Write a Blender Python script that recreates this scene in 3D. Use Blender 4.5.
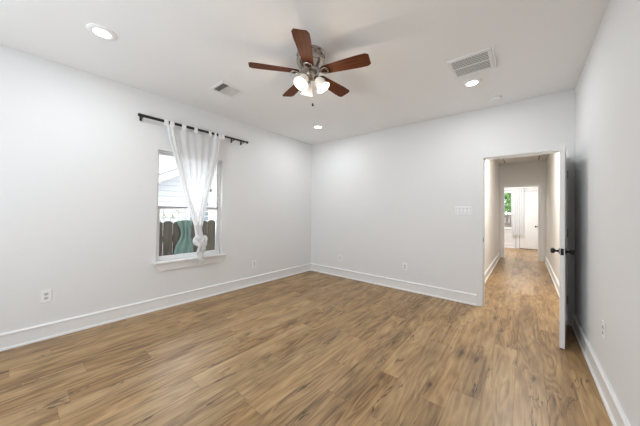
import bpy, bmesh, math, random
from mathutils import Vector, Matrix

random.seed(7)
S = bpy.context.scene
COL = S.collection
for o in list(bpy.data.objects):
    bpy.data.objects.remove(o)

# ------------------------------------------------------------------ camera
F, YAW, PITCH, ROLL, SHY = 249.14, -0.690547, 0.012375, 0.012395, -4.4456
fw = Vector((math.sin(YAW)*math.cos(PITCH), math.cos(YAW)*math.cos(PITCH), math.sin(PITCH)))
r0 = Vector((math.cos(YAW), -math.sin(YAW), 0)); u0 = r0.cross(fw)
rt = r0*math.cos(ROLL) + u0*math.sin(ROLL); up = -r0*math.sin(ROLL) + u0*math.cos(ROLL)
cam = bpy.data.cameras.new('camera'); co = bpy.data.objects.new('camera', cam); COL.objects.link(co)
cam.sensor_width = 36; cam.lens = F*36/640; cam.shift_y = SHY/640; cam.clip_start = .02
co.matrix_world = Matrix(((rt.x, up.x, -fw.x, 0), (rt.y, up.y, -fw.y, 0), (rt.z, up.z, -fw.z, 1.27), (0, 0, 0, 1)))
S.camera = co

# ------------------------------------------------------------------ world, lights, exposure
W = bpy.data.worlds.new('sky'); S.world = W; W.use_nodes = True
bg = W.node_tree.nodes['Background']; bg.inputs[0].default_value = (.90, .95, 1, 1); bg.inputs[1].default_value = 2.8
S.view_settings.view_transform = 'Standard'; S.view_settings.look = 'None'
S.view_settings.gamma = 1; S.view_settings.use_curve_mapping = False
S.view_settings.exposure = 0.04
DOWN_W, FAN_W, HALL_W, FAR_W, SKY_W, REAR_W = 8.5, 1.8, 38, 56, 11, 45

def area(name, loc, size, power, col, rot=(0, 0, 0), size_y=None, shape='DISK'):
    l = bpy.data.lights.new(name, 'AREA'); l.shape = shape; l.size = size
    if size_y: l.size_y = size_y
    l.energy = power; l.color = col
    o = bpy.data.objects.new(name, l); o.location = loc; o.rotation_euler = rot; COL.objects.link(o); return o

# room dimensions (metres)
XL, XR, YB, YR, H = -3.602, .434, 4.063, -1.5, 2.723
JL, JR, OH = -.451, .365, 2.03          # doorway in the back wall
WT = .12
HL, HR, YE = -.60, .424, 9.0             # hallway
EL, ER, EH = -.487, .298, 2.04           # doorway at the end of the hall
YF = 11.8                                # far room back wall
FXL, FXR = -2.2, .95
WY0, WY1, WZ0, WZ1 = 1.118, 1.992, .605, 2.035   # window in the left wall
DOWN = [(-2.687, .412), (-2.745, 3.241), (-.463, 3.18)]
for x, y in DOWN:
    area('downlight_lamp', (x, y, H-.016), .13, DOWN_W, (.92, .965, 1))
area('hall_lamp', (-.1, 5.4, H-.06), .30, HALL_W, (1, .96, .91))
area('far_room_fill', (-.6, 10.4, H-.016), .13, FAR_W, (1, .99, .97))  # added unseen fill, stands in for the far room's window daylight
# daylight entering by the window in the left wall
area('window_daylight', (XL-.2, (WY0+WY1)/2, (WZ0+WZ1)/2), WY1-WY0-.1, SKY_W, (.92, .96, 1), (0, math.radians(-90), 0), WZ1-WZ0-.1, 'RECTANGLE')

# added fill light behind an invented rear window, tilted up to brighten the ceiling
RW0, RW1, RWZ0, RWZ1 = -2.5, -1.1, .45, 2.35
area('added_rear_fill', ((RW0+RW1)/2, YR-.26, (RWZ0+RWZ1)/2), RW1-RW0, REAR_W, (.82, .91, 1), (math.radians(114), 0, 0), RWZ1-RWZ0-.3, 'RECTANGLE')

# ------------------------------------------------------------------ material helpers
def mat(name, col, rough=.5, metal=0, spec=.5, bump=None, emit=None):
    m = bpy.data.materials.new(name); m.use_nodes = True
    nt = m.node_tree; b = nt.nodes['Principled BSDF']
    b.inputs['Base Color'].default_value = (*col, 1); b.inputs['Roughness'].default_value = rough
    b.inputs['Metallic'].default_value = metal; b.inputs['Specular IOR Level'].default_value = spec
    n = nt.nodes.new('ShaderNodeTexNoise'); tc = nt.nodes.new('ShaderNodeTexCoord')
    nt.links.new(tc.outputs['Object'], n.inputs['Vector'])
    sc, st = bump or (30, .02)
    n.inputs['Scale'].default_value = sc; n.inputs['Detail'].default_value = 3
    bp = nt.nodes.new('ShaderNodeBump'); bp.inputs['Strength'].default_value = st; bp.inputs['Distance'].default_value = .01
    nt.links.new(n.outputs['Fac'], bp.inputs['Height']); nt.links.new(bp.outputs['Normal'], b.inputs['Normal'])
    mr = nt.nodes.new('ShaderNodeMix'); mr.data_type = 'RGBA'
    mr.inputs[6].default_value = (*[c*.985 for c in col], 1); mr.inputs[7].default_value = (*[min(1, c*1.01) for c in col], 1)
    nt.links.new(n.outputs['Fac'], mr.inputs[0]); nt.links.new(mr.outputs[2], b.inputs['Base Color'])
    if emit:
        b.inputs['Emission Color'].default_value = (*emit[0], 1); b.inputs['Emission Strength'].default_value = emit[1]
    return m

class G:
    """tiny node-graph helper"""
    def __init__(s, m): s.t = m.node_tree
    def put(s, v, sock):
        if isinstance(v, (int, float)): sock.default_value = v
        elif isinstance(v, tuple): sock.default_value = v
        else: s.t.links.new(v, sock)
    def m(s, op, a, b=0.0, c=None):
        n = s.t.nodes.new('ShaderNodeMath'); n.operation = op
        s.put(a, n.inputs[0]); s.put(b, n.inputs[1])
        if c is not None: s.put(c, n.inputs[2])
        return n.outputs[0]
    def comb(s, x, y, z=0.0):
        n = s.t.nodes.new('ShaderNodeCombineXYZ')
        s.put(x, n.inputs[0]); s.put(y, n.inputs[1]); s.put(z, n.inputs[2]); return n.outputs[0]
    def noise(s, v, scale=1, detail=3, rough=.55, dist=0):
        n = s.t.nodes.new('ShaderNodeTexNoise'); s.put(v, n.inputs['Vector'])
        n.inputs['Scale'].default_value = scale; n.inputs['Detail'].default_value = detail
        n.inputs['Roughness'].default_value = rough; n.inputs['Distortion'].default_value = dist
        return n.outputs['Fac']
    def white(s, v):
        n = s.t.nodes.new('ShaderNodeTexWhiteNoise'); n.noise_dimensions = '3D'; s.put(v, n.inputs['Vector']); return n
    def ss(s, v, a, b):
        n = s.t.nodes.new('ShaderNodeMapRange'); n.interpolation_type = 'SMOOTHSTEP'
        s.put(v, n.inputs[0]); n.inputs[1].default_value = a; n.inputs[2].default_value = b; return n.outputs[0]
    def mix(s, f, a, b, mode='MIX'):
        n = s.t.nodes.new('ShaderNodeMix'); n.data_type = 'RGBA'; n.blend_type = mode
        s.put(f, n.inputs[0]); s.put(a, n.inputs[6]); s.put(b, n.inputs[7]); return n.outputs[2]
    def ramp(s, v, stops):
        n = s.t.nodes.new('ShaderNodeValToRGB'); s.put(v, n.inputs[0]); e = n.color_ramp.elements
        while len(e) < len(stops): e.new(.5)
        for el, (p, c) in zip(e, stops): el.position = p; el.color = (*c, 1)
        return n.outputs[0]

def wood_floor():
    m = bpy.data.materials.new('oak_laminate_planks'); m.use_nodes = True
    g = G(m); t = m.node_tree; b = t.nodes['Principled BSDF']
    tc = t.nodes.new('ShaderNodeTexCoord'); sp = t.nodes.new('ShaderNodeSeparateXYZ')
    t.links.new(tc.outputs['Object'], sp.inputs[0]); x, y = sp.outputs[0], sp.outputs[1]
    PW, PL = .172, 1.22
    u = g.m('ADD', g.m('DIVIDE', x, PW), .35); row = g.m('FLOOR', u); fu = g.m('FRACT', u)
    rr = g.white(g.comb(row, 3.7, 1.1)).outputs[0]
    v = g.m('ADD', g.m('DIVIDE', y, PL), g.m('MULTIPLY', rr, 7.0)); cl = g.m('FLOOR', v); fv = g.m('FRACT', v)
    wn = g.white(g.comb(row, cl, 5.5)); r1 = wn.outputs[0]
    sc = t.nodes.new('ShaderNodeSeparateColor'); t.links.new(wn.outputs[1], sc.inputs[0])
    r2, r3 = sc.outputs[0], sc.outputs[1]
    ox = g.m('MULTIPLY', r2, 40.0); oy = g.m('MULTIPLY', r3, 40.0)
    # slow tone patches, cathedral figure, pores
    big = g.noise(g.comb(g.m('ADD', g.m('MULTIPLY', x, 7.0), ox), g.m('ADD', g.m('MULTIPLY', y, 1.6), oy)), 1, 3, .6, .6)
    f0 = g.noise(g.comb(g.m('ADD', g.m('MULTIPLY', x, 6.0), oy), g.m('ADD', g.m('MULTIPLY', y, .8), ox)), 1, 2, .5, .3)
    rings = g.m('MULTIPLY_ADD', g.m('SINE', g.m('MULTIPLY', f0, 70.0)), .5, .5)
    fine = g.noise(g.comb(g.m('ADD', g.m('MULTIPLY', x, 120.0), ox), g.m('ADD', g.m('MULTIPLY', y, 5.0), oy)), 1, 3, .6)
    strk = g.noise(g.comb(g.m('ADD', g.m('MULTIPLY', x, 26.0), ox), g.m('ADD', g.m('MULTIPLY', y, 1.5), oy)), 1, 4, .65, .5)
    tone = g.m('ADD', g.m('MULTIPLY', r1, .15), g.m('MULTIPLY', big, .50))
    tone = g.m('ADD', tone, g.m('MULTIPLY', rings, .13))
    tone = g.m('ADD', tone, g.m('MULTIPLY', g.m('SUBTRACT', strk, .5), .62))
    tone = g.m('ADD', tone, g.m('MULTIPLY', g.m('SUBTRACT', fine, .5), .25))
    col = g.ramp(tone, [(.10, (.108, .054, .020)), (.26, (.236, .134, .054)), (.42, (.385, .236, .104)), (.62, (.53, .352, .170))])
    col = g.mix(g.m('MULTIPLY', g.ss(r3, .35, 1), .16), col, (.36, .29, .19, 1))
    # knots and cracks
    vo = t.nodes.new('ShaderNodeTexVoronoi'); vo.inputs['Scale'].default_value = 1
    wob = g.m('MULTIPLY', g.m('SUBTRACT', g.noise(g.comb(g.m('MULTIPLY', x, 22.0), g.m('MULTIPLY', y, 9.0)), 1, 3), .5), 1.0)
    t.links.new(g.comb(g.m('ADD', g.m('MULTIPLY', g.m('ADD', x, g.m('MULTIPLY', wob, .05)), 7.5), ox),
                       g.m('ADD', g.m('MULTIPLY', g.m('ADD', y, g.m('MULTIPLY', wob, .2)), 1.9), oy)), vo.inputs['Vector'])
    kd = vo.outputs['Distance']; ks = t.nodes.new('ShaderNodeSeparateColor'); t.links.new(vo.outputs['Color'], ks.inputs[0])
    kon = g.ss(ks.outputs[0], .42, .55)
    halo = g.m('MULTIPLY', g.m('SUBTRACT', 1.0, g.ss(kd, .05, .42)), kon)
    core = g.m('MULTIPLY', g.m('SUBTRACT', 1.0, g.ss(kd, .04, .16)), kon)
    col = g.mix(g.m('MULTIPLY', halo, .55), col, (.165, .092, .045, 1))
    col = g.mix(g.m('MULTIPLY', core, .8), col, (.055, .028, .014, 1))
    crk = g.noise(g.comb(g.m('ADD', g.m('MULTIPLY', x, 16.0), oy), g.m('ADD', g.m('MULTIPLY', y, 1.3), ox)), 1, 5, .7, 1.2)
    col = g.mix(g.m('MULTIPLY', g.m('SUBTRACT', 1.0, g.ss(crk, .31, .39)), .75), col, (.085, .048, .024, 1))
    n2 = g.noise(g.comb(g.m('ADD', g.m('MULTIPLY', x, 15.0), ox), g.m('ADD', g.m('MULTIPLY', y, 2.0), oy)), 1, 3, .6, .9)
    msk = g.noise(g.comb(g.m('ADD', g.m('MULTIPLY', x, 5.0), oy), g.m('ADD', g.m('MULTIPLY', y, 2.4), ox)), 1, 1, .5)
    line = g.m('MULTIPLY', g.m('SUBTRACT', 1.0, g.ss(g.m('ABSOLUTE', g.m('SUBTRACT', n2, .5)), .004, .022)), g.ss(msk, .56, .66))
    col = g.mix(g.m('MULTIPLY', line, .85), col, (.045, .023, .010, 1))
    # seams
    du = g.m('MULTIPLY', g.m('MINIMUM', fu, g.m('SUBTRACT', 1.0, fu)), PW)
    dv = g.m('MULTIPLY', g.m('MINIMUM', fv, g.m('SUBTRACT', 1.0, fv)), PL)
    sd = g.m('MINIMUM', du, dv); seam = g.m('SUBTRACT', 1.0, g.ss(sd, .0006, .0026))
    col = g.mix(g.m('MULTIPLY', seam, .38), col, (.06, .034, .018, 1))
    t.links.new(col, b.inputs['Base Color'])
    t.links.new(g.m('MULTIPLY_ADD', strk, .16, .30), b.inputs['Roughness'])
    b.inputs['Specular IOR Level'].default_value = .42
    bp = t.nodes.new('ShaderNodeBump'); bp.inputs['Strength'].default_value = .12; bp.inputs['Distance'].default_value = .002
    t.links.new(g.m('SUBTRACT', g.m('MULTIPLY', strk, .6), seam), bp.inputs['Height']); t.links.new(bp.outputs[0], b.inputs['Normal'])
    return m

def grain(name, c0, c1, sx, sy, sz, rough=.45):
    m = bpy.data.materials.new(name); m.use_nodes = True; g = G(m); t = m.node_tree; b = t.nodes['Principled BSDF']
    tc = t.nodes.new('ShaderNodeTexCoord'); mp = t.nodes.new('ShaderNodeMapping'); t.links.new(tc.outputs['Object'], mp.inputs[0])
    mp.inputs['Scale'].default_value = (sx, sy, sz)
    n = g.noise(mp.outputs[0], 1, 4, .65, .8)
    t.links.new(g.ramp(n, [(.3, c0), (.7, c1)]), b.inputs['Base Color']); b.inputs['Roughness'].default_value = rough
    b.inputs['Specular IOR Level'].default_value = .2
    return m

def cloth(name, col, transp, transl):
    m = bpy.data.materials.new(name); m.use_nodes = True; t = m.node_tree; g = G(m)
    for n in list(t.nodes): t.nodes.remove(n)
    out = t.nodes.new('ShaderNodeOutputMaterial')
    d = t.nodes.new('ShaderNodeBsdfDiffuse'); d.inputs[0].default_value = (*col, 1)
    tl = t.nodes.new('ShaderNodeBsdfTranslucent'); tl.inputs[0].default_value = (*col, 1)
    tr = t.nodes.new('ShaderNodeBsdfTransparent')
    tc = t.nodes.new('ShaderNodeTexCoord')
    w = g.noise(tc.outputs['Object'], 260, 2)
    a = t.nodes.new('ShaderNodeMixShader'); a.inputs[0].default_value = transl
    t.links.new(d.outputs[0], a.inputs[1]); t.links.new(tl.outputs[0], a.inputs[2])
    c = t.nodes.new('ShaderNodeMixShader'); t.links.new(g.m('MULTIPLY_ADD', w, .1, transp-.05), c.inputs[0])
    t.links.new(a.outputs[0], c.inputs[1]); t.links.new(tr.outputs[0], c.inputs[2]); t.links.new(c.outputs[0], out.inputs[0])
    return m

def glassmat():
    m = bpy.data.materials.new('window_glass'); m.use_nodes = True; t = m.node_tree
    for n in list(t.nodes): t.nodes.remove(n)
    out = t.nodes.new('ShaderNodeOutputMaterial'); tr = t.nodes.new('ShaderNodeBsdfTransparent')
    tr.inputs[0].default_value = (.985, .99, .99, 1)
    gl = t.nodes.new('ShaderNodeBsdfGlossy'); gl.inputs['Roughness'].default_value = .02
    fr = t.nodes.new('ShaderNodeFresnel'); fr.inputs[0].default_value = 1.3
    mx = t.nodes.new('ShaderNodeMixShader'); t.links.new(fr.outputs[0], mx.inputs[0])
    t.links.new(tr.outputs[0], mx.inputs[1]); t.links.new(gl.outputs[0], mx.inputs[2]); t.links.new(mx.outputs[0], out.inputs[0])
    return m

def emitmat(name, col, st):
    return mat(name, (.8, .8, .8), .5, emit=(col, st))

M = dict(
    wall=mat('painted_wall', (.83, .83, .83), .7, bump=(140, .12), spec=.3),
    ceil=mat('painted_ceiling', (.93, .93, .93), .85, bump=(110, .14), spec=.2),
    hall=mat('hall_paint', (.85, .83, .80), .65, bump=(140, .1), spec=.3),
    trim=mat('white_trim_paint', (.88, .88, .875), .35),
    vinyl=mat('white_vinyl', (.90, .90, .90), .3),
    plate=mat('white_plastic', (.93, .93, .925), .35),
    slot=mat('dark_slot', (.10, .10, .10), .6),
    floor=wood_floor(),
    black=mat('black_metal', (.018, .017, .016), .35, .6),
    iron=mat('matte_black_rod', (.022, .021, .020), .4, .3),
    nickel=mat('brushed_nickel', (.42, .375, .33), .25, 1),
    steel=mat('satin_steel', (.50, .48, .46), .35, 1),
    blade=grain('walnut_blade_veneer', (.066, .017, .005), (.150, .045, .012), 3, 60, 60, .62),
    cloth=cloth('white_sheer_cotton', (.90, .90, .90), .10, .36),
    sheer=cloth('white_sheer_voile', (.93, .94, .95), .18, .55),
    tab=mat('white_cotton', (.88, .88, .88), .9),
    glass=glassmat(),
    duct=mat('dark_duct', (.11, .115, .105), .8),
    grille=mat('vent_enamel', (.72, .72, .71), .45),
    mesh=mat('vent_filter', (.17, .17, .165), .8),
    fence=grain('weathered_fence_boards', (.050, .042, .032), (.125, .108, .084), 30, 14, 1.5, .9),
    fence2=grain('brown_fence_boards', (.16, .12, .10), (.26, .21, .18), 12, 30, 2, .9),
    siding=mat('pale_lap_siding', (.84, .85, .87), .6),
    wtrim=mat('white_exterior_trim', (.86, .87, .88), .55),
    teal=mat('teal_fabric', (.13, .20, .165), .85, bump=(12, .3)),
    bounce_ground=mat('pale_bounce_ground', (.52, .51, .48), .95, bump=(25, .5)),  # unseen ground, made pale to bounce light up under the soffit
    leaf=mat('green_leaves', (.16, .34, .08), .6), leafy=mat('yellow_green_leaves', (.50, .52, .22), .6),
    bark=mat('bark', (.14, .10, .07), .9),
    lens=emitmat('lamp_lens', (1, .98, .95), 9),
    shade=None, bulb=emitmat('lit_bulb', (1, .84, .62), 2),
)
# frosted glass shade, glowing from the bulb within
def shademat():
    m = bpy.data.materials.new('frosted_glass_shade'); m.use_nodes = True; b = m.node_tree.nodes['Principled BSDF']
    b.inputs['Base Color'].default_value = (.88, .85, .80, 1); b.inputs['Roughness'].default_value = .3
    b.inputs['Emission Color'].default_value = (1, .86, .70, 1); b.inputs['Emission Strength'].default_value = .22
    return m
M['shade'] = shademat()

# ------------------------------------------------------------------ mesh helpers
def link(name, bm, m, parent=None, smooth=False, bevel=0):
    me = bpy.data.meshes.new(name)
    bmesh.ops.recalc_face_normals(bm, faces=bm.faces); bm.to_mesh(me); bm.free()
    if smooth:
        for p in me.polygons: p.use_smooth = True
    o = bpy.data.objects.new(name, me); COL.objects.link(o); me.materials.append(m)
    if parent: o.parent = parent
    if bevel:
        b = o.modifiers.new('bevel', 'BEVEL'); b.width = bevel; b.segments = 2; b.limit_method = 'ANGLE'
    if smooth:
        e = o.modifiers.new('split', 'EDGE_SPLIT'); e.split_angle = math.radians(40)
    return o
def box(bm, x0, x1, y0, y1, z0, z1):
    v = [bm.verts.new((x, y, z)) for x in (x0, x1) for y in (y0, y1) for z in (z0, z1)]
    for f in ((0, 1, 3, 2), (4, 6, 7, 5), (0, 4, 5, 1), (2, 3, 7, 6), (0, 2, 6, 4), (1, 5, 7, 3)):
        bm.faces.new([v[i] for i in f])
def boxes(*bs):
    bm = bmesh.new()
    for b in bs: box(bm, *b)
    return bm
def lathe(prof, n=32, mtx=None, bm=None):
    bm = bm or bmesh.new(); rings = []
    for r, z in prof:
        if r < 1e-5: rings.append([bm.verts.new((0, 0, z))])
        else: rings.append([bm.verts.new((r*math.cos(2*math.pi*i/n), r*math.sin(2*math.pi*i/n), z)) for i in range(n)])
    for a, b in zip(rings, rings[1:]):
        if len(a) == 1 and len(b) == 1: continue
        for i in range(n):
            j = (i+1) % n
            if len(a) == 1: bm.faces.new((a[0], b[i], b[j]))
            elif len(b) == 1: bm.faces.new((a[i], a[j], b[0]))
            else: bm.faces.new((a[i], a[j], b[j], b[i]))
    if mtx is not None: bmesh.ops.transform(bm, matrix=mtx, verts=[v for r in rings for v in r])
    return bm
def tube(pts, r, n=10, bm=None, closed=False):
    bm = bm or bmesh.new(); pts = [Vector(p) for p in pts]; N = len(pts); rings = []
    ref = Vector((0, 0, 1))
    for i, p in enumerate(pts):
        if closed: d = pts[(i+1) % N]-pts[i-1]
        else: d = pts[min(i+1, N-1)]-pts[max(i-1, 0)]
        d.normalize()
        a = d.cross(ref)
        if a.length < .1: a = d.cross(Vector((1, 0, 0)))
        a.normalize(); b = d.cross(a); ref = b.cross(d) if False else ref
        rr = r[i] if isinstance(r, (list, tuple)) else r
        rings.append([bm.verts.new(p+(a*math.cos(2*math.pi*k/n)+b*math.sin(2*math.pi*k/n))*rr) for k in range(n)])
    for i in range(N if closed else N-1):
        A, B = rings[i], rings[(i+1) % N]
        for k in range(n): bm.faces.new((A[k], A[(k+1) % n], B[(k+1) % n], B[k]))
    if not closed: bm.faces.new(rings[0]); bm.faces.new(rings[-1])
    return bm
def prism(pts, d0, d1, axis, bm=None):
    """outline pts (a,b) extruded along axis from d0 to d1"""
    bm = bm or bmesh.new()
    def P(a, b, d): return {'x': (d, a, b), 'y': (a, d, b), 'z': (a, b, d)}[axis]
    A = [bm.verts.new(P(a, b, d0)) for a, b in pts]; B = [bm.verts.new(P(a, b, d1)) for a, b in pts]
    bm.faces.new(A); bm.faces.new(B)
    for i in range(len(pts)): bm.faces.new((A[i], A[(i+1) % len(pts)], B[(i+1) % len(pts)], B[i]))
    return bm
def tag(o, label, cat, group=None):
    o['label'] = label; o['category'] = cat
    if group: o['group'] = group
    return o
def thing(name, loc, label, cat, group=None, rz=0, rot=None):
    o = bpy.data.objects.new(name, None); COL.objects.link(o); o.location = loc; o.rotation_euler = rot or (0, 0, rz)
    o.empty_display_size = .1
    return tag(o, label, cat, group)
def struct(name, bm, m, **k):
    o = link(name, bm, m, **k); o['kind'] = 'structure'; return o
def sroot(name, loc=(0, 0, 0), label=None):
    o = bpy.data.objects.new(name, None); COL.objects.link(o); o.location = loc; o['kind'] = 'structure'
    if label: o['label'] = label
    return o
def copy_tree(o, parent=None):
    c = o.copy(); COL.objects.link(c)
    if parent: c.parent = parent
    for ch in [k for k in bpy.data.objects if k.parent == o]: copy_tree(ch, c)
    return c

# ------------------------------------------------------------------ setting: shell
struct('floor', boxes((XL-.14, XR+.12, YR-.12, YB, -.08, 0), (HL-.1, XR+.12, YB, YE, -.08, 0), (FXL, FXR, YE, YF+.12, -.08, 0)), M['floor'])
struct('ceiling', boxes((XL-.14, XR+.12, YR-.12, YB, H, H+.1)), M['ceil'])
o = struct('wall_left', boxes((XL-.14, XL, YR-.12, WY0, 0, H), (XL-.14, XL, WY1, YB+.12, 0, H), (XL-.14, XL, WY0, WY1, 0, WZ0), (XL-.14, XL, WY0, WY1, WZ1, H)), M['wall'])
struct('wall_back', boxes((XL, JL-.02, YB, YB+WT, 0, H), (JL-.02, JR+.02, YB, YB+WT, OH+.02, H), (JR+.02, XR, YB, YB+WT, 0, H)), M['wall'])
struct('wall_right', boxes((XR, XR+.12, YR-.12, YB+WT, 0, H)), M['wall'])
struct('wall_rear', boxes((XL, RW0, YR-.12, YR, 0, H), (RW1, XR, YR-.12, YR, 0, H), (RW0, RW1, YR-.12, YR, 0, RWZ0), (RW0, RW1, YR-.12, YR, RWZ1, H)), M['wall'])
o = sroot('added_rear_window', ((RW0+RW1)/2, YR, RWZ0)); _w = (RW1-RW0)/2; _h = RWZ1-RWZ0  # added window out of view, gives the rear fill light an opening
link('frame', boxes((-_w, _w, -.10, -.04, 0, .05), (-_w, _w, -.10, -.04, _h-.05, _h), (-_w, -_w+.05, -.10, -.04, .05, _h-.05), (_w-.05, _w, -.10, -.04, .05, _h-.05), (-.05, .05, -.10, -.04, .05, _h-.05)), M['vinyl'], o)
link('window_sill', boxes((-_w-.04, _w+.04, -.05, .04, -.022, 0)), M['trim'], o)
struct('wall_hall_left', boxes((HL-.1, HL, YB+WT, YE, 0, H)), M['hall'])
struct('wall_hall_right', boxes((HR, HR+.13, YB+WT, YE, 0, H)), M['hall'])
struct('wall_hall_end', boxes((FXL, EL-.02, YE, YE+WT, 0, H), (ER+.02, FXR, YE, YE+WT, 0, H), (EL-.02, ER+.02, YE, YE+WT, EH+.02, H)), M['hall'])
struct('ceiling_hall', boxes((HL-.1, HR+.13, YB+WT, YE, H, H+.1)), M['hall'])
struct('ceiling_far_room', boxes((FXL, FXR, YE, YF+.12, H, H+.1)), M['ceil'])
FX0, FX1, FZ0, FZ1 = -1.25, -.33, .72, 2.12
struct('wall_far_back', boxes((FXL, FX0, YF, YF+.12, 0, H), (FX1, FXR, YF, YF+.12, 0, H), (FX0, FX1, YF, YF+.12, 0, FZ0), (FX0, FX1, YF, YF+.12, FZ1, H)), M['wall'])
struct('wall_far_left', boxes((FXL-.1, FXL, YE, YF+.12, 0, H)), M['wall'])
struct('wall_far_right', boxes((FXR, FXR+.1, YE, YF+.12, 0, H)), M['wall'])

# baseboards: (distance from wall, height)
BP = [(0, 0), (.028, 0), (.028, .008), (.025, .016), (.015, .021), (.015, .126), (.021, .131), (.021, .140), (.010, .150), (0, .150)]
def baseboard(name, p0, p1, nrm):
    bm = bmesh.new(); A = []; B = []
    for d, z in BP:
        A.append(bm.verts.new((p0[0]+nrm[0]*d, p0[1]+nrm[1]*d, z))); B.append(bm.verts.new((p1[0]+nrm[0]*d, p1[1]+nrm[1]*d, z)))
    bm.faces.new(A); bm.faces.new(B)
    for i in range(len(BP)):
        j = (i+1) % len(BP); bm.faces.new((A[i], A[j], B[j], B[i]))
    return struct(name, bm, M['trim'])
baseboard('baseboard_left', (XL, YR), (XL, YB), (1, 0))
baseboard('baseboard_back', (XL, YB), (JL-.075, YB), (0, -1))
baseboard('baseboard_right', (XR, YR), (XR, YB), (-1, 0))
baseboard('baseboard_rear', (XL, YR), (XR, YR), (0, 1))
baseboard('baseboard_hall_left', (HL, YB+WT), (HL, YE), (1, 0))
baseboard('baseboard_hall_right', (HR, YB+WT), (HR, YE), (-1, 0))
baseboard('baseboard_far_room', (FXL, YF), (-.30, YF), (0, -1))

# ------------------------------------------------------------------ window in the left wall
w1 = sroot('window_1', (XL, (WY0+WY1)/2, WZ0), 'white single hung window with a knotted curtain')
hy = (WY1-WY0)/2; hz = WZ1-WZ0
def ring(x0, x1, y0, y1, z0, z1, t):
    return [(x0, x1, y0, y1, z0, z0+t), (x0, x1, y0, y1, z1-t, z1), (x0, x1, y0, y0+t, z0+t, z1-t), (x0, x1, y1-t, y1, z0+t, z1-t)]
link('frame', boxes(*ring(-.135, -.055, -hy, hy, .004, hz, .016)), M['vinyl'], w1, bevel=.003)
mz = .69
us = link('upper_sash', boxes(*ring(-.118, -.092, -hy+.016, hy-.016, mz-.02, hz-.016, .026)), M['vinyl'], w1, bevel=.002)
link('pane', boxes((-.107, -.103, -hy+.04, hy-.04, mz, hz-.04)), M['glass'], us)
ls = link('lower_sash', boxes(*ring(-.090, -.062, -hy+.016, hy-.016, .020, mz+.018, .036)), M['vinyl'], w1, bevel=.002)
link('pane', boxes((-.078, -.074, -hy+.05, hy-.05, .054, mz-.016)), M['glass'], ls)
link('latch', boxes((-.062, -.048, -.03, .03, mz+.018, mz+.030)), M['vinyl'], us, bevel=.002)
link('weatherstrip', boxes((-.0615, -.0595, -hy+.03, hy-.03, mz+.004, mz+.018)), M['mesh'], ls)
link('window_sill', boxes((-.055, .0, -hy+.001, hy-.001, -.018, .004), (0, .062, -hy-.04, hy+.045, -.020, .004)), M['trim'], w1, bevel=.004)
bm = prism([(-hy-.035, -.022), (hy+.04, -.022), (hy-.02, -.118), (-hy+.03, -.118)], .0, .026, 'x')
link('apron', bm, M['trim'], w1, bevel=.003)

# ------------------------------------------------------------------ bedroom doorway and open door
d1 = sroot('door_1', (JR, YB, 0), 'white door standing open against the right wall')
W0 = JL-JR
link('jamb', boxes((W0-.02, W0, -.006, WT+.006, 0, OH), (0, .02, -.006, WT+.006, 0, OH), (W0-.02, .02, -.006, WT+.006, OH, OH+.02),
     (W0, W0+.012, .045, .085, 0, OH), (-.012, 0, .045, .085, 0, OH), (W0, 0, .045, .085, OH-.012, OH)), M['trim'], d1, bevel=.002)
link('casing', boxes((W0-.075, W0-.006, -.014, 0, 0, OH+.075), (.006, XR-JR-.002, -.014, 0, 0, OH+.075), (W0-.006, .006, -.014, 0, OH+.006, OH+.075)), M['wall'], d1, bevel=.002)
link('hall_casing', boxes((W0-.075, W0-.006, WT, WT+.014, 0, OH+.075), (.006, .055, WT, WT+.014, 0, OH+.075), (W0-.006, .006, WT, WT+.014, OH+.006, OH+.075)), M['trim'], d1, bevel=.002)
link('strike_plate', boxes((W0-.001, W0+.002, .004, .034, .88, .94)), M['black'], d1)
sw = math.radians(6.0); DH = 1.945
slab = link('door_slab', boxes((-.036, 0, -.778, 0, .010, DH)), M['trim'], d1, bevel=.0015)
slab.rotation_euler = (0, 0, -sw); slab.location = (0, -.008, 0)
bm = bmesh.new()
for x0, x1 in ((-.040, -.036), (0, .004)):
    for z0, z1 in ((.22, .92), (1.05, 1.85)):
        for b in (( x0, x1, -.66, -.12, z0, z0+.02), (x0, x1, -.66, -.12, z1-.02, z1), (x0, x1, -.66, -.64, z0, z1), (x0, x1, -.14, -.12, z0, z1)): box(bm, *b)
link('panel_moulding', bm, M['trim'], slab)
def rotY(a): return Matrix.Rotation(a, 4, 'Y')
KP = [(0, 0), (.030, 0), (.030, .006), (.012, .010), (.010, .030), (.016, .034), (.026, .042), (.028, .052), (.024, .062), (.012, .067), (0, .068)]
for sx in (-1, 1):
    mt = Matrix.Translation((0 if sx > 0 else -.036, -.715, .917)) @ rotY(sx*math.pi/2)
    link('knob', lathe(KP, 24, mt), M['black'], slab, smooth=True)
link('latch_plate', boxes((-.030, -.006, -.780, -.7775, .886, .948), (-.023, -.013, -.789, -.780, .908, .926)), M['black'], slab)
for z in (.285, 1.06, 1.735):
    bm = boxes((-.002, .003, -.03, .02, z-.045, z+.045)); lathe([(0, z-.048), (.010, z-.048), (.010, z+.048), (0, z+.048)], 12, Matrix.Translation((.009, .004, 0)), bm)
    link('hinge', bm, M['steel'], slab)

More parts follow.
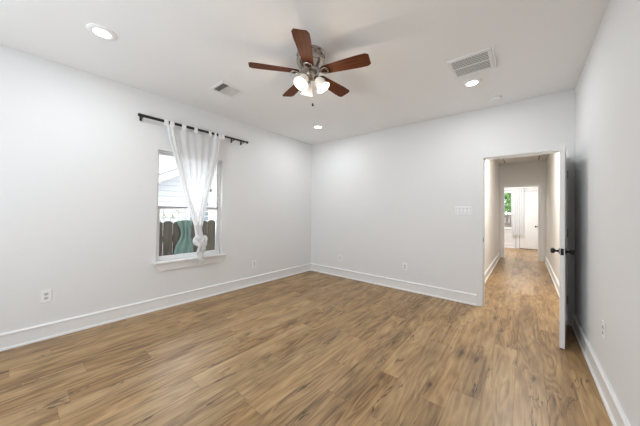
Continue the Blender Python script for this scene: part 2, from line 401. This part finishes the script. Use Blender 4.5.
# ------------------------------------------------------------------ end of hall doorway
d2 = sroot('door_2', (ER, YE, 0), 'white cased doorway at the end of the hall with its door swung into the far room')
W2 = EL-ER
link('jamb', boxes((W2-.02, W2, -.004, WT+.004, 0, EH), (0, .02, -.004, WT+.004, 0, EH), (W2-.02, .02, -.004, WT+.004, EH, EH+.02)), M['trim'], d2)
link('casing', boxes((W2-.078, W2-.004, -.016, 0, 0, EH+.085), (.004, .085, -.016, 0, 0, EH+.085), (W2-.004, .004, -.016, 0, EH+.006, EH+.085)), M['trim'], d2, bevel=.003)
sl2 = link('door_slab', boxes((-.036, 0, 0, .74, .010, EH-.006)), M['trim'], d2, bevel=.002)
sl2.location = (0, WT+.005, 0); sl2.rotation_euler = (0, 0, math.radians(-1))
for sx in (-1, 1):
    mt = Matrix.Translation((0 if sx > 0 else -.036, .67, .905)) @ rotY(sx*math.pi/2)
    link('knob', lathe(KP, 16, mt), M['black'], sl2, smooth=True)

# closet door in the far room's back wall
d3 = sroot('door_3', (-.17, YF, 0), 'white flush door in the far room beside the curtain')
link('door_slab', boxes((0, .80, -.022, .0, .02, 2.10)), M['trim'], d3, bevel=.002)
link('reveal', boxes((-.010, 0, -.006, 0, 0, 2.11), (0, .80, -.006, 0, 0, .02), (0, .80, -.006, 0, 2.10, 2.11), (-.115, -.103, -.006, 0, 0, 2.11)), M['slot'], d3)
link('casing', boxes((-.103, -.010, -.018, 0, 0, 2.18)), M['trim'], d3)

# far room window
w2 = sroot('window_2', ((FX0+FX1)/2, YF, FZ0), 'white window of the far room behind a sheer curtain')
hx = (FX1-FX0)/2; fz = FZ1-FZ0
def ringx(y0, y1, x0, x1, z0, z1, t):
    return [(x0, x1, y0, y1, z0, z0+t), (x0, x1, y0, y1, z1-t, z1), (x0, x0+t, y0, y1, z0+t, z1-t), (x1-t, x1, y0, y1, z0+t, z1-t)]
link('frame', boxes(*ringx(.02, .10, -hx, hx, 0, fz, .045), (-hx, hx, .04, .08, fz*.42-.025, fz*.42+.025)), M['vinyl'], w2)
link('pane', boxes((-hx+.045, hx-.045, .058, .062, .045, fz-.045)), M['glass'], w2)
link('window_sill', boxes((-hx-.04, hx+.04, -.045, .02, -.025, 0), (-hx-.02, hx+.02, -.016, 0, -.11, -.025)), M['trim'], w2)

# ------------------------------------------------------------------ attic hatch in the hall ceiling
t = thing('attic_hatch', (-.10, 8.42, H), 'pale framed attic access panel in the hallway ceiling', 'attic hatch')
link('panel', boxes((-.35, .35, -.36, .36, -.012, 0)), M['hall'], t, bevel=.003)
link('trim_frame', boxes(*[(a, b, c, d, -.024, 0) for a, b, c, d in ((-.41, .41, -.42, -.375), (-.41, .41, .375, .42), (-.41, -.365, -.375, .375), (.365, .41, -.375, .375))]), M['hall'], t, bevel=.003)
link('shadow_gap', boxes((-.365, -.35, -.375, .375, -.004, 0), (.35, .365, -.375, .375, -.004, 0), (-.365, .365, -.375, -.36, -.004, 0), (-.365, .365, .36, .375, -.004, 0)), M['slot'], t)

# ------------------------------------------------------------------ recessed downlights
def downlight(x, y, label, grp=None):
    t = thing('recessed_light', (x, y, H), label, 'ceiling light', grp)
    link('trim_ring', lathe([(.056, 0), (.056, -.010), (.066, -.014), (.080, -.012), (.094, -.006), (.096, 0)], 48), M['ceil'], t, smooth=True)
    link('lens', lathe([(0, -.010), (.056, -.010)], 48), M['lens'], t)
    return t
G1 = 'recessed downlights in the ceiling'
downlight(*DOWN[0], 'round lit recessed ceiling light nearest the camera, above the left wall left of the fan', G1)
downlight(*DOWN[1], 'small round lit recessed ceiling light by the far left corner, below the fan blades', G1)
downlight(*DOWN[2], 'round lit recessed ceiling light beside the large square return grille', G1)

# ------------------------------------------------------------------ ceiling fan
FC = (-1.53, 1.69, H)
fan = thing('ceiling_fan', FC, 'brushed nickel ceiling fan with five dark walnut blades and frosted lamp shades', 'ceiling fan')
housing = link('motor_housing', lathe([(0, 0), (.128, 0), (.130, -.012), (.122, -.020), (.126, -.030), (.130, -.060), (.128, -.085), (.118, -.098), (.121, -.104), (.112, -.120), (.095, -.140), (.090, -.150), (0, -.150)], 56), M['nickel'], fan, smooth=True)
for k in range(12):
    bm = bmesh.new()
    a = k*math.pi/6; lathe([(0, 0), (.008, 0), (.007, .004), (0, .005)], 10, Matrix.Translation((.129*math.cos(a), .129*math.sin(a), -.045)) @ Matrix.Rotation(a, 4, 'Z') @ rotY(math.pi/2), bm)
    link('vent_hole', bm, M['slot'], housing)
link('flywheel', lathe([(0, -.150), (.082, -.150), (.085, -.158), (.085, -.172), (.070, -.180), (0, -.180)], 40), M['steel'], fan, smooth=True)
link('switch_cup', lathe([(0, -.178), (.050, -.178), (.062, -.188), (.064, -.215), (.052, -.232), (.030, -.240), (.012, -.250), (0, -.252)], 40), M['nickel'], fan, smooth=True)
BZ = -.178; TILT = math.radians(-12)
def blade_mesh():
    bm = bmesh.new(); pts = []
    r0_, r1_ = .105, .548; w0, w1 = .046, .068
    def w(s): return w0+(w1-w0)*min(1, s*1.3)
    N = 18; top = []; 
    for i in range(N+1):
        s = i/N; r = r0_+(r1_-r0_)*s; ww = w(s)
        e = (r1_-r)/.035
        if e < 1: ww *= .74+.26*math.sqrt(max(0, 1-(1-e)**2))
        b_ = (r-r0_)/.03
        if b_ < 1: ww *= .55+.45*math.sqrt(max(0, 1-(1-b_)**2))
        top.append((r, ww))
    pts = [(r, w_) for r, w_ in top]+[(r, -w_) for r, w_ in reversed(top)]
    return prism(pts, -.003, .003, 'z', bm)
def iron_mesh():
    bm = bmesh.new()
    # arm from flywheel, spreading into a pierced loop under the blade
    tube([(.050, 0, .004), (.075, 0, .004), (.090, 0, -.004), (.105, 0, -.010)], [.012, .010, .009, .009], 10, bm)
    loop = []
    for k in range(28):
        a = 2*math.pi*k/28
        loop.append((.138+.036*math.cos(a), .027*math.sin(a)*(1.15+.35*math.cos(a)), -.010))
    tube(loop, .0075, 8, bm, closed=True)
    for x, y in ((.164, .020), (.164, -.020), (.108, 0)):
        lathe([(0, -.019), (.005, -.018), (.006, -.014), (.006, -.006), (0, -.006)], 10, Matrix.Translation((x, y, 0)), bm)
    return bm
bl = link('blade', blade_mesh(), M['blade'], fan, bevel=.0015)
ir = link('blade_iron', iron_mesh(), M['nickel'], bl, smooth=True)
base = Matrix.Translation((0, 0, BZ))
for k in range(5):
    b_ = bl if k == 0 else bl.copy()
    if k:
        COL.objects.link(b_); c = ir.copy(); COL.objects.link(c); c.parent = b_
    b_.location = (0, 0, BZ)
    b_.rotation_euler = (Matrix.Rotation(math.radians(-128.2+72*k), 4, 'Z') @ Matrix.Rotation(TILT, 4, 'X')).to_euler()
for k, a in enumerate((28, 148, 268)):
    A = math.radians(a)
    arm = link('lamp_arm', tube([(.045*math.cos(A), .045*math.sin(A), -.205), (.066*math.cos(A), .066*math.sin(A), -.218), (.064*math.cos(A), .064*math.sin(A), -.236)], [.012, .012, .016], 12), M['nickel'], fan, smooth=True)
    mt = Matrix.Translation((.062*math.cos(A), .062*math.sin(A), -.232)) @ Matrix.Rotation(A, 4, 'Z') @ rotY(math.radians(-32))
    link('fitter', lathe([(0, .004), (.024, .004), (.026, -.004), (.026, -.024), (.022, -.026)], 24, mt), M['nickel'], arm, smooth=True)
    sh = link('lamp_shade', lathe([(.026, -.010), (.036, -.020), (.044, -.040), (.047, -.062), (.049, -.082), (.056, -.100), (.066, -.112), (.064, -.113), (.054, -.101), (.047, -.082), (.044, -.062), (.041, -.040), (.033, -.021), (.024, -.014)], 40, mt), M['shade'], fan, smooth=True)
    link('bulb', lathe([(0, -.022), (.012, -.024), (.014, -.040), (.024, -.060), (.026, -.074), (.018, -.090), (0, -.096)], 20, mt), M['bulb'], sh, smooth=True)
    l = bpy.data.lights.new('bulb_lamp', 'POINT'); l.energy = FAN_W; l.color = (1, .86, .70); l.shadow_soft_size = .03
    lo = bpy.data.objects.new('bulb_lamp', l); COL.objects.link(lo)
    lo.location = Vector(FC)+(mt @ Vector((0, 0, -.165)))
ch = link('pull_chain', tube([(.043, -.012, -.225), (.043, -.012, -.475)], .0018, 6), M['mesh'], fan)
link('chain_fob', lathe([(0, -.472), (.007, -.475), (.011, -.486), (.009, -.498), (0, -.504)], 14, Matrix.Translation((.043, -.012, 0))), M['black'], ch, smooth=True)
ch = link('pull_chain', tube([(-.02, .02, -.235), (-.02, .02, -.30)], .0016, 6), M['steel'], fan)

# ------------------------------------------------------------------ ceiling vents and smoke detector
t = thing('supply_vent', (-2.765, 1.575, H), 'small white three-way ceiling air register above the curtain', 'air vent')
link('frame', boxes((-.150, .150, -.150, -.118, -.012, 0), (-.150, .150, .118, .150, -.012, 0), (-.150, -.112, -.118, .118, -.012, 0), (.112, .150, -.118, .118, -.012, 0)), M['trim'], t, bevel=.004)
link('throat', boxes((-.112, .112, -.118, .118, -.002, 0)), M['duct'], t)
bm = bmesh.new()
def louver(bm, c, L, along, ang, wd=.016):
    v = []
    for s in (-1, 1):
        for q in (-1, 1):
            for tt in (-.0006, .0006):
                a = q*wd/2*math.cos(ang)-tt*math.sin(ang); z = q*wd/2*math.sin(ang)+tt*math.cos(ang)
                v.append(bm.verts.new((c[0]+(s*L/2 if along == 'x' else a), c[1]+(a if along == 'x' else s*L/2), -.010+z)))
    for f in ((0, 1, 3, 2), (4, 6, 7, 5), (0, 4, 5, 1), (2, 3, 7, 6), (0, 2, 6, 4), (1, 5, 7, 3)): bm.faces.new([v[i] for i in f])
for i in range(5): louver(bm, (0, -.108+.014*i), .222, 'x', math.radians(42), .012)     # section open towards the camera
for i in range(11): louver(bm, (-.105+.021*i, 0), .078, 'y', math.radians(35), .016)
for i in range(5): louver(bm, (0, .108-.014*i), .222, 'x', math.radians(-25), .013)
box(bm, -.112, .112, -.044, -.039, -.014, -.002); box(bm, -.112, .112, .040, .045, -.014, -.002)
link('louvers', bm, M['grille'], t)

t = thing('return_grille', (-.412, 2.782, H), 'large square white return air grille with two meshed panels beside the recessed light', 'air vent')
link('frame', boxes((-.176, .176, -.192, -.158, -.014, 0), (-.176, .176, .158, .192, -.014, 0), (-.176, -.146, -.158, .158, -.014, 0), (.146, .176, -.158, .158, -.014, 0), (-.146, .146, -.007, .007, -.012, 0)), M['trim'], t, bevel=.003)
link('filter', boxes((-.146, .146, -.158, .158, -.002, 0)), M['mesh'], t)
bm = bmesh.new()
for i in range(12): box(bm, -.146, .146, -.145+.0264*i-.0042, -.145+.0264*i+.0042, -.0095, -.004)
for i in range(12):
    for k in range(11):      # staggered cross bars between the long bars
        x = -.140+.0262*k+(.013 if i % 2 else 0)
        if x < .142: box(bm, x-.0035, x+.0035, -.145+.0264*i, min(.158, -.145+.0264*(i+1)), -.0085, -.003)
link('mesh_bars', bm, M['grille'], t)
link('hinge_strip', boxes((.178, .190, -.186, .186, -.022, 0)), M['trim'], t, bevel=.002)
link('hinge_gap', boxes((.176, .178, -.186, .200, -.012, 0)), M['slot'], t)

t = thing('smoke_detector', (-.295, 3.755, H), 'small round white smoke detector on the ceiling near the doorway', 'smoke detector')
link('mounting_plate', lathe([(0, 0), (.066, 0), (.066, -.008), (0, -.008)], 36), M['plate'], t, smooth=True)
link('cover', lathe([(.062, -.008), (.062, -.016), (.056, -.032), (.040, -.038), (0, -.039)], 36), M['plate'], t, smooth=True)
link('sensor_slot', lathe([(.0625, -.017), (.0632, -.020), (.0600, -.024), (.0595, -.022)], 36), M['grille'], t, smooth=True)

# ------------------------------------------------------------------ curtain rod and curtain
RX, RZ = XL+.082, 2.388
rod = thing('curtain_rod', (XL, 1.62, RZ), 'black metal curtain rod mounted above the window', 'curtain rod')
def ry(y): return y-1.62
link('outer_pole', tube([(.082, ry(.90), 0), (.082, ry(1.86), .002)], .0175, 16), M['iron'], rod, smooth=True)
link('inner_pole', tube([(.082, ry(1.86), .002), (.082, ry(2.36), .003)], .0145, 16), M['iron'], rod, smooth=True)
for y in (.893, 2.366):
    s = -1 if y < 1 else 1
    link('finial', lathe([(0, 0), (.016, 0), (.020, .006), (.020, .020), (.012, .026), (0, .027)], 20, Matrix.Translation((.082, ry(y)-s*.01, 0)) @ Matrix.Rotation(-s*math.pi/2, 4, 'X')), M['iron'], rod, smooth=True)
for y in (.925, 2.13, 2.30):
    bm = boxes((0, .006, ry(y)-.012, ry(y)+.012, -.045, .020), (.004, .084, ry(y)-.005, ry(y)+.005, -.024, -.015))
    tube([(.082, ry(y), -.022), (.064, ry(y), -.012), (.062, ry(y), .004)], .005, 8, bm)
    link('bracket', bm, M['iron'], rod)

def interp(tab, z):
    for (a, z0), (b, z1) in zip(tab, tab[1:]):
        if z0 >= z >= z1: k = (z0-z)/(z0-z1); return a+(b-a)*k
    return tab[-1][0] if z < tab[-1][1] else tab[0][0]
cur = thing('curtain', (RX, 1.6, RZ), 'white tab-top curtain tied in a knot over the window sill', 'curtain')
def ty(y): return y-1.6
LE = [(1.178, 2.35), (1.215, 2.16), (1.303, 1.857), (1.41, 1.443), (1.49, 1.24), (1.55, 1.05), (1.57, .90)]
RE = [(1.912, 2.35), (1.895, 2.17), (1.848, 1.94), (1.790, 1.71), (1.732, 1.46), (1.685, 1.20), (1.645, 1.02), (1.64, .90)]
def panel(u0, u1, xo, nf, amp, ph):
    bm = bmesh.new(); NR, NC = 70, 90; g_ = []
    for i in range(NR+1):
        z = 2.345-(2.345-.90)*i/NR; a, b = interp(LE, z), interp(RE, z); k = i/NR; row = []
        for j in range(NC+1):
            s = j/NC; lo, hi = u0(k), u1(k); u = lo+(hi-lo)*s
            y = a+(b-a)*u
            gath = amp*(.35+1.0*min(1, k*1.6))*(1-.35*k)
            x = xo+gath*math.sin(2*math.pi*nf*s+ph+.5*math.sin(4*k+s*5))+.006*math.sin(23*s+7*k)
            if i == 0: z_ = z-.012*abs(math.sin(math.pi*6*s))
            else: z_ = z-.012*abs(math.sin(math.pi*6*s))*max(0, 1-k*12)
            row.append(bm.verts.new((x-.002*k, ty(y), z_-RZ)))
        g_.append(row)
    for i in range(NR):
        for j in range(NC): bm.faces.new((g_[i][j], g_[i][j+1], g_[i+1][j+1], g_[i+1][j]))
    return bm
link('fabric', panel(lambda k: 0, lambda k: 1, -.012, 7, .015, .3), M['cloth'], cur, smooth=True)
# edges of the cloth rolled into thick pleats that run down to the knot
def pleat(edge, side, wtop, wbot, xo):
    bm = bmesh.new(); NR, NC = 60, 20; g_ = []
    for i in range(NR+1):
        z = 2.335-(2.335-.90)*i/NR; k = i/NR; e = interp(edge, z); w_ = wtop+(wbot-wtop)*k; row = []
        for j in range(NC+1):
            s = j/NC; y = e+side*w_*s
            x = xo+.020*math.sin(math.pi*s)+.007*math.sin(2*math.pi*2*s+2*k)
            row.append(bm.verts.new((x, ty(y), z-RZ)))
        g_.append(row)
    for i in range(NR):
        for j in range(NC): bm.faces.new((g_[i][j], g_[i][j+1], g_[i+1][j+1], g_[i+1][j]))
    return bm
link('left_pleat', pleat(LE, 1, .10, .05, .006), M['cloth'], cur, smooth=True)
link('right_pleat', pleat(RE, -1, .13, .07, .010), M['cloth'], cur, smooth=True)
for y, wd in ((1.171, .050), (1.238, .054), (1.383, .054), (1.537, .046), (1.737, .042), (1.817, .034), (1.885, .046), (1.935, .046)):
    pass; bm = bmesh.new(); L_ = []
    path = [(-.018, -.055), (-.022, -.02), (-.0225, 0), (-.017, .017), (0, .0235), (.017, .017), (.0225, 0), (.022, -.02), (.012, -.055)]
    A = [bm.verts.new((px_, ty(y)-wd/2-.004*(pz_ < -.04), pz_)) for px_, pz_ in path]; B = [bm.verts.new((px_, ty(y)+wd/2+.004*(pz_ < -.04), pz_)) for px_, pz_ in path]
    for i in range(len(path)-1): bm.faces.new((A[i], A[i+1], B[i+1], B[i]))
    link('tab', bm, M['tab'], cur, smooth=True)
# knot: cloth wound round itself, with a looped tail
bm = bmesh.new(); pts = []; rad = []
for i in range(120):
    a = 2*math.pi*i/120
    pts.append((.034+.028*math.cos(3*a), ty(1.628)+.033*(math.sin(a)+1.3*math.sin(2*a)), .80-RZ+.058*(math.cos(a)-1.3*math.cos(2*a))))
    rad.append(.033+.005*math.sin(7*a))
tube(pts, rad, 14, bm, closed=True)
kn = link('knot', bm, M['cloth'], cur, smooth=True)
bm = bmesh.new()
tube([(.014, ty(1.600), 1.06-RZ), (.022, ty(1.605), .98-RZ), (.030, ty(1.615), .90-RZ), (.030, ty(1.625), .84-RZ)], [.040, .038, .042, .052], 16, bm)
link('neck', bm, M['cloth'], cur, smooth=True)
pts = []
for i in range(40):
    a = 2*math.pi*i/40; pts.append((.045+.008*math.cos(2*a), ty(1.640)+.040*math.cos(a), .595-RZ+.060*math.sin(a)))
link('tail_loop', tube(pts, [.016+.005*math.sin(3*i*2*math.pi/40) for i in range(40)], 10, closed=True), M['cloth'], cur, smooth=True)
bm = bmesh.new(); g_ = []
for i in range(13):
    k = i/12; row = []
    for j in range(31):
        s = j/30; a = 2*math.pi*s
        rr = .030+.022*k+.007*math.sin(6*a+3*k)
        row.append(bm.verts.new((.040+.6*rr*math.cos(a), ty(1.625+.01*k)+rr*math.sin(a), .70-RZ-.13*k-.02*math.sin(a)*k)))
    g_.append(row)
for i in range(12):
    for j in range(30): bm.faces.new((g_[i][j], g_[i][j+1], g_[i+1][j+1], g_[i+1][j]))
link('tail', bm, M['cloth'], cur, smooth=True)

# ------------------------------------------------------------------ outlets and switch plate
def outlet(loc, rz, label):
    t = thing('wall_outlet', loc, label, 'outlet', 'duplex wall outlets', rz)      # local -Y faces the room
    link('cover_plate', boxes((-.037, .037, -.0065, 0, -.059, .059)), M['plate'], t, bevel=.0025)
    for z in (.020, -.020):
        rc = link('receptacle', prism([(.017*math.cos(a)*1.0, z+max(-.0135, min(.0135, .017*math.sin(a)))) for a in [2*math.pi*k/24 for k in range(24)]], -.0085, -.005, 'y'), M['grille'], t)
        link('slots', boxes((-.0085, -.0050, -.0092, -.0084, z-.003, z+.008), (.0050, .0085, -.0092, -.0084, z-.003, z+.007), (-.003, .003, -.0092, -.0084, z-.011, z-.005)), M['slot'], rc)
    link('screw', lathe([(0, -.0075), (.003, -.0070), (.003, -.006), (0, -.006)], 10, Matrix.Rotation(math.radians(-90), 4, 'X') @ Matrix.Translation((0, 0, .0)) ), M['steel'], t)
    return t
outlet((XL, .187, .416), math.radians(90), 'white outlet low on the left wall nearest the camera')
outlet((XL, 2.60, .357), math.radians(90), 'white outlet low on the left wall between the window and the far corner')
outlet((-2.82, YB, .360), 0, 'white outlet low on the back wall beside the far left corner')
outlet((-1.53, YB, .385), 0, 'white outlet low on the back wall midway to the doorway')
outlet((XR, 2.68, .45), math.radians(-90), 'white outlet low on the right wall near the open door')
t = thing('light_switch', (-.690, YB, 1.312), 'white four-gang light switch plate on the back wall left of the doorway', 'light switch')
link('cover_plate', boxes((-.100, .100, -.006, 0, -.058, .058)), M['plate'], t, bevel=.0025)
for x in (-.069, -.023, .023, .069):
    link('rocker', prism([(-.0065, -.034), (-.0110, -.034), (-.0075, .034), (-.0065, .034)], x-.0165, x+.0165, 'x'), M['vinyl'], t)
    link('gap', boxes((x-.0185, x+.0185, -.0066, -.0058, -.036, .036)), M['mesh'], t)

# ------------------------------------------------------------------ far room curtain
fc = thing('sheer_curtain', (-.24, YF-.10, 2.20), 'white sheer curtain hanging in the far room beyond the hallway', 'curtain')
bm = bmesh.new(); g_ = []
for i in range(31):
    k = i/30; row = []
    for j in range(61):
        s = j/60; x = (-.19+.03*k*k)+(.38-.03*k)*s
        row.append(bm.verts.new((x, .022*math.sin(2*math.pi*6*s+.6*k), -.02-1.68*k)))
    g_.append(row)
for i in range(30):
    for j in range(60): bm.faces.new((g_[i][j], g_[i][j+1], g_[i+1][j+1], g_[i+1][j]))
link('fabric', bm, M['sheer'], fc, smooth=True)
frd = tag(link('curtain_rod', tube([(-1.35, YF-.10, 2.20), (.02, YF-.10, 2.20)], .010, 10), M['steel'], smooth=True), 'thin grey curtain rod over the far room window', 'curtain rod')

# ------------------------------------------------------------------ outside the bedroom window
struct('ground', boxes((-30, XL-.14, -20, 40, -.75, -.55), (XL-.14, 30, YF+.12, 60, -.75, -.55)), M['bounce_ground'])
fx = -4.95
fence = thing('wooden_fence', (fx, 2.2, -.55), 'dark weathered wooden fence with rounded board tops outside the bedroom window', 'fence')
random.seed(3)
y = -.6
while y < 6.2:
    wd = .150; top = 1.615+random.uniform(-.012, .012)
    pts = [(y-2.2, 0), (y-2.2+wd, 0), (y-2.2+wd, top-.05)]
    for k in range(1, 8):
        a = math.pi*k/8; pts.append((y-2.2+wd/2+wd/2*math.cos(a), top-.05+.05*math.sin(a)))
    pts.append((y-2.2, top-.05))
    link('board', prism(pts, -.010, .008, 'x'), M['fence'], fence)
    y += wd+.010
link('rail', boxes((-.045, -.010, -2.8, 4.0, .35, .44), (-.045, -.010, -2.8, 4.0, 1.25, 1.34)), M['fence'], fence)
# teal cloth hung over the fence, pinched at the middle
tc_ = bmesh.new(); g_ = []
cy = 1.665
prof = [(0, .135), (.06, .13), (.14, .09), (.22, .085), (.28, .09), (.36, .12), (.46, .16), (.62, .17), (.80, .15)]
for i in range(33):
    d = .80*i/32
    for (a, wa), (b, wb) in zip(prof, prof[1:]):
        if a <= d <= b: ww = wa+(wb-wa)*(d-a)/(b-a); break
    row = []
    for j in range(33):
        s = j/32*2-1
        bulge = .026+.020*math.cos(s*math.pi*3+d*4)+.012+.035*math.exp(-((d-.45)/.18)**2)*(1-s*s)
        row.append(tc_.verts.new((bulge, ww*s+.02*math.sin(d*7), -d-.02*abs(math.cos(s*math.pi/2))*(-1 if i == 0 else 0))))
    g_.append(row)
for i in range(32):
    for j in range(32): tc_.faces.new((g_[i][j], g_[i][j+1], g_[i+1][j+1], g_[i+1][j]))
o = link('hanging_cloth', tc_, M['teal'], smooth=True); o.location = (fx+.022, 1.98, 1.063)
sm = o.modifiers.new('thick', 'SOLIDIFY'); sm.thickness = .004
tag(o, 'teal cloth pinched at its middle hanging over the dark fence', 'cloth')

def leaves(bm, c, rad, n, sz, rng):
    for _ in range(n):
        d = Vector((rng.gauss(0, 1), rng.gauss(0, 1), rng.gauss(0, 1))).normalized()*rng.uniform(.35, 1)
        p = Vector(c)+Vector((d.x*rad[0], d.y*rad[1], d.z*rad[2]))
        a = Vector((rng.gauss(0, 1), rng.gauss(0, 1), rng.gauss(0, 1))).normalized(); b = a.orthogonal().normalized()
        s = sz*rng.uniform(.6, 1.2)
        vs = [bm.verts.new(p+q) for q in (-a*s, b*s*.35+a*s*.1, a*s, -b*s*.35+a*s*.1)]
        bm.faces.new(vs)
rng = random.Random(5)
sh = thing('leafy_shrub', (-5.45, 1.92, -.55), 'yellow green leafy shrub poking above the fence outside the bedroom window', 'shrub')
bm = bmesh.new(); bl2 = bmesh.new()
for k in range(7):
    a = k*.9; tip = (.16*math.cos(a), .16*math.sin(a), 1.68+.10*math.sin(k*2.1))
    tube([(0, 0, 0), (tip[0]*.4, tip[1]*.4, .9), tip], [.012, .008, .003], 6, bm)
    leaves(bl2, tip, (.07, .07, .10), 7, .028, rng)
leaves(bl2, (0, 0, 1.2), (.2, .22, .30), 90, .04, rng)
link('stems', bm, M['bark'], sh); link('foliage', bl2, M['leafy'], sh)

# neighbouring house
hs = thing('neighbour_house', (-8.4, 3.0, -.55), 'white house with lap siding and gable overhang beyond the dark fence', 'house')
bm = bmesh.new()
z = 0
while z < 5.2:
    prism([(.0, z), (.022, z), (.006, z+.155), (0, z+.155)], 0, 1, 'y', bm) if False else None
    v = [bm.verts.new(p) for p in ((.0, -4, z), (.045, -4, z), (.006, -4, z+.16), (0, -4, z+.16), (.0, 7, z), (.045, 7, z), (.006, 7, z+.16), (0, 7, z+.16))]
    for f in ((0, 1, 2, 3), (7, 6, 5, 4), (0, 4, 5, 1), (1, 5, 6, 2), (2, 6, 7, 3)): bm.faces.new([v[i] for i in f])
    z += .16
box(bm, -.3, .0, -4, 7, 0, 5.3)
link('lap_siding', bm, M['siding'], hs)
# rake overhang: underside slopes up to +Y
def rake(x0, x1, off, th, y0=-4, y1=5):
    bm = bmesh.new(); sl = .50
    def zz(y): return 2.72+off+sl*(y+.3)
    v = [bm.verts.new((x, y, zz(y)+d)) for x in (x0, x1) for y in (y0, y1) for d in (0, th)]
    for f in ((0, 1, 3, 2), (4, 6, 7, 5), (0, 4, 5, 1), (2, 3, 7, 6), (0, 2, 6, 4), (1, 5, 7, 3)): bm.faces.new([v[i] for i in f])
    return bm
link('soffit', rake(.02, .62, .10, .03), M['wtrim'], hs)
link('rake_board', rake(.60, .64, -.02, .20), M['wtrim'], hs)
link('frieze_board', rake(.03, .05, -.06, .16), M['wtrim'], hs)
link('roof', rake(-.3, .66, .20, .04), M['wtrim'], hs)
wn = link('window_frame', boxes((.03, .07, .42, .52, 1.25, 2.55), (.03, .07, 1.12, 1.22, 1.25, 2.55), (.03, .07, .42, 1.22, 2.45, 2.57), (.03, .08, .40, 1.24, 1.20, 1.27), (.03, .06, .52, 1.12, 1.86, 1.92)), M['wtrim'], hs)
link('pane', boxes((.031, .036, .52, 1.12, 1.27, 2.45)), mat('grey_pane', (.35, .40, .44), .15), wn)

# ------------------------------------------------------------------ outside the far room window
f2 = thing('board_fence', (-1.5, YF+3.0, -.55), 'brown board fence outside the far room window', 'fence')
x = -3.2
while x < 2.6:
    link('board', boxes((x, x+.14, -.01, .01, 0, 1.78)), M['fence2'], f2); x += .146
link('rail', boxes((-3.2, 2.6, .01, .045, .4, .49), (-3.2, 2.6, .01, .045, 1.3, 1.39)), M['fence2'], f2)
tr = thing('tree', (-1.2, YF+5.5, -.55), 'green leafy tree seen through the far room window above the fence', 'tree')
link('trunk', tube([(0, 0, 0), (.03, 0, 1.2), (.0, .05, 2.6)], [.12, .09, .05], 10), M['bark'], tr, smooth=True)
bm = bmesh.new(); leaves(bm, (0, 0, 2.6), (1.9, 1.0, 1.1), 2600, .13, rng)
link('foliage', bm, M['leaf'], tr)
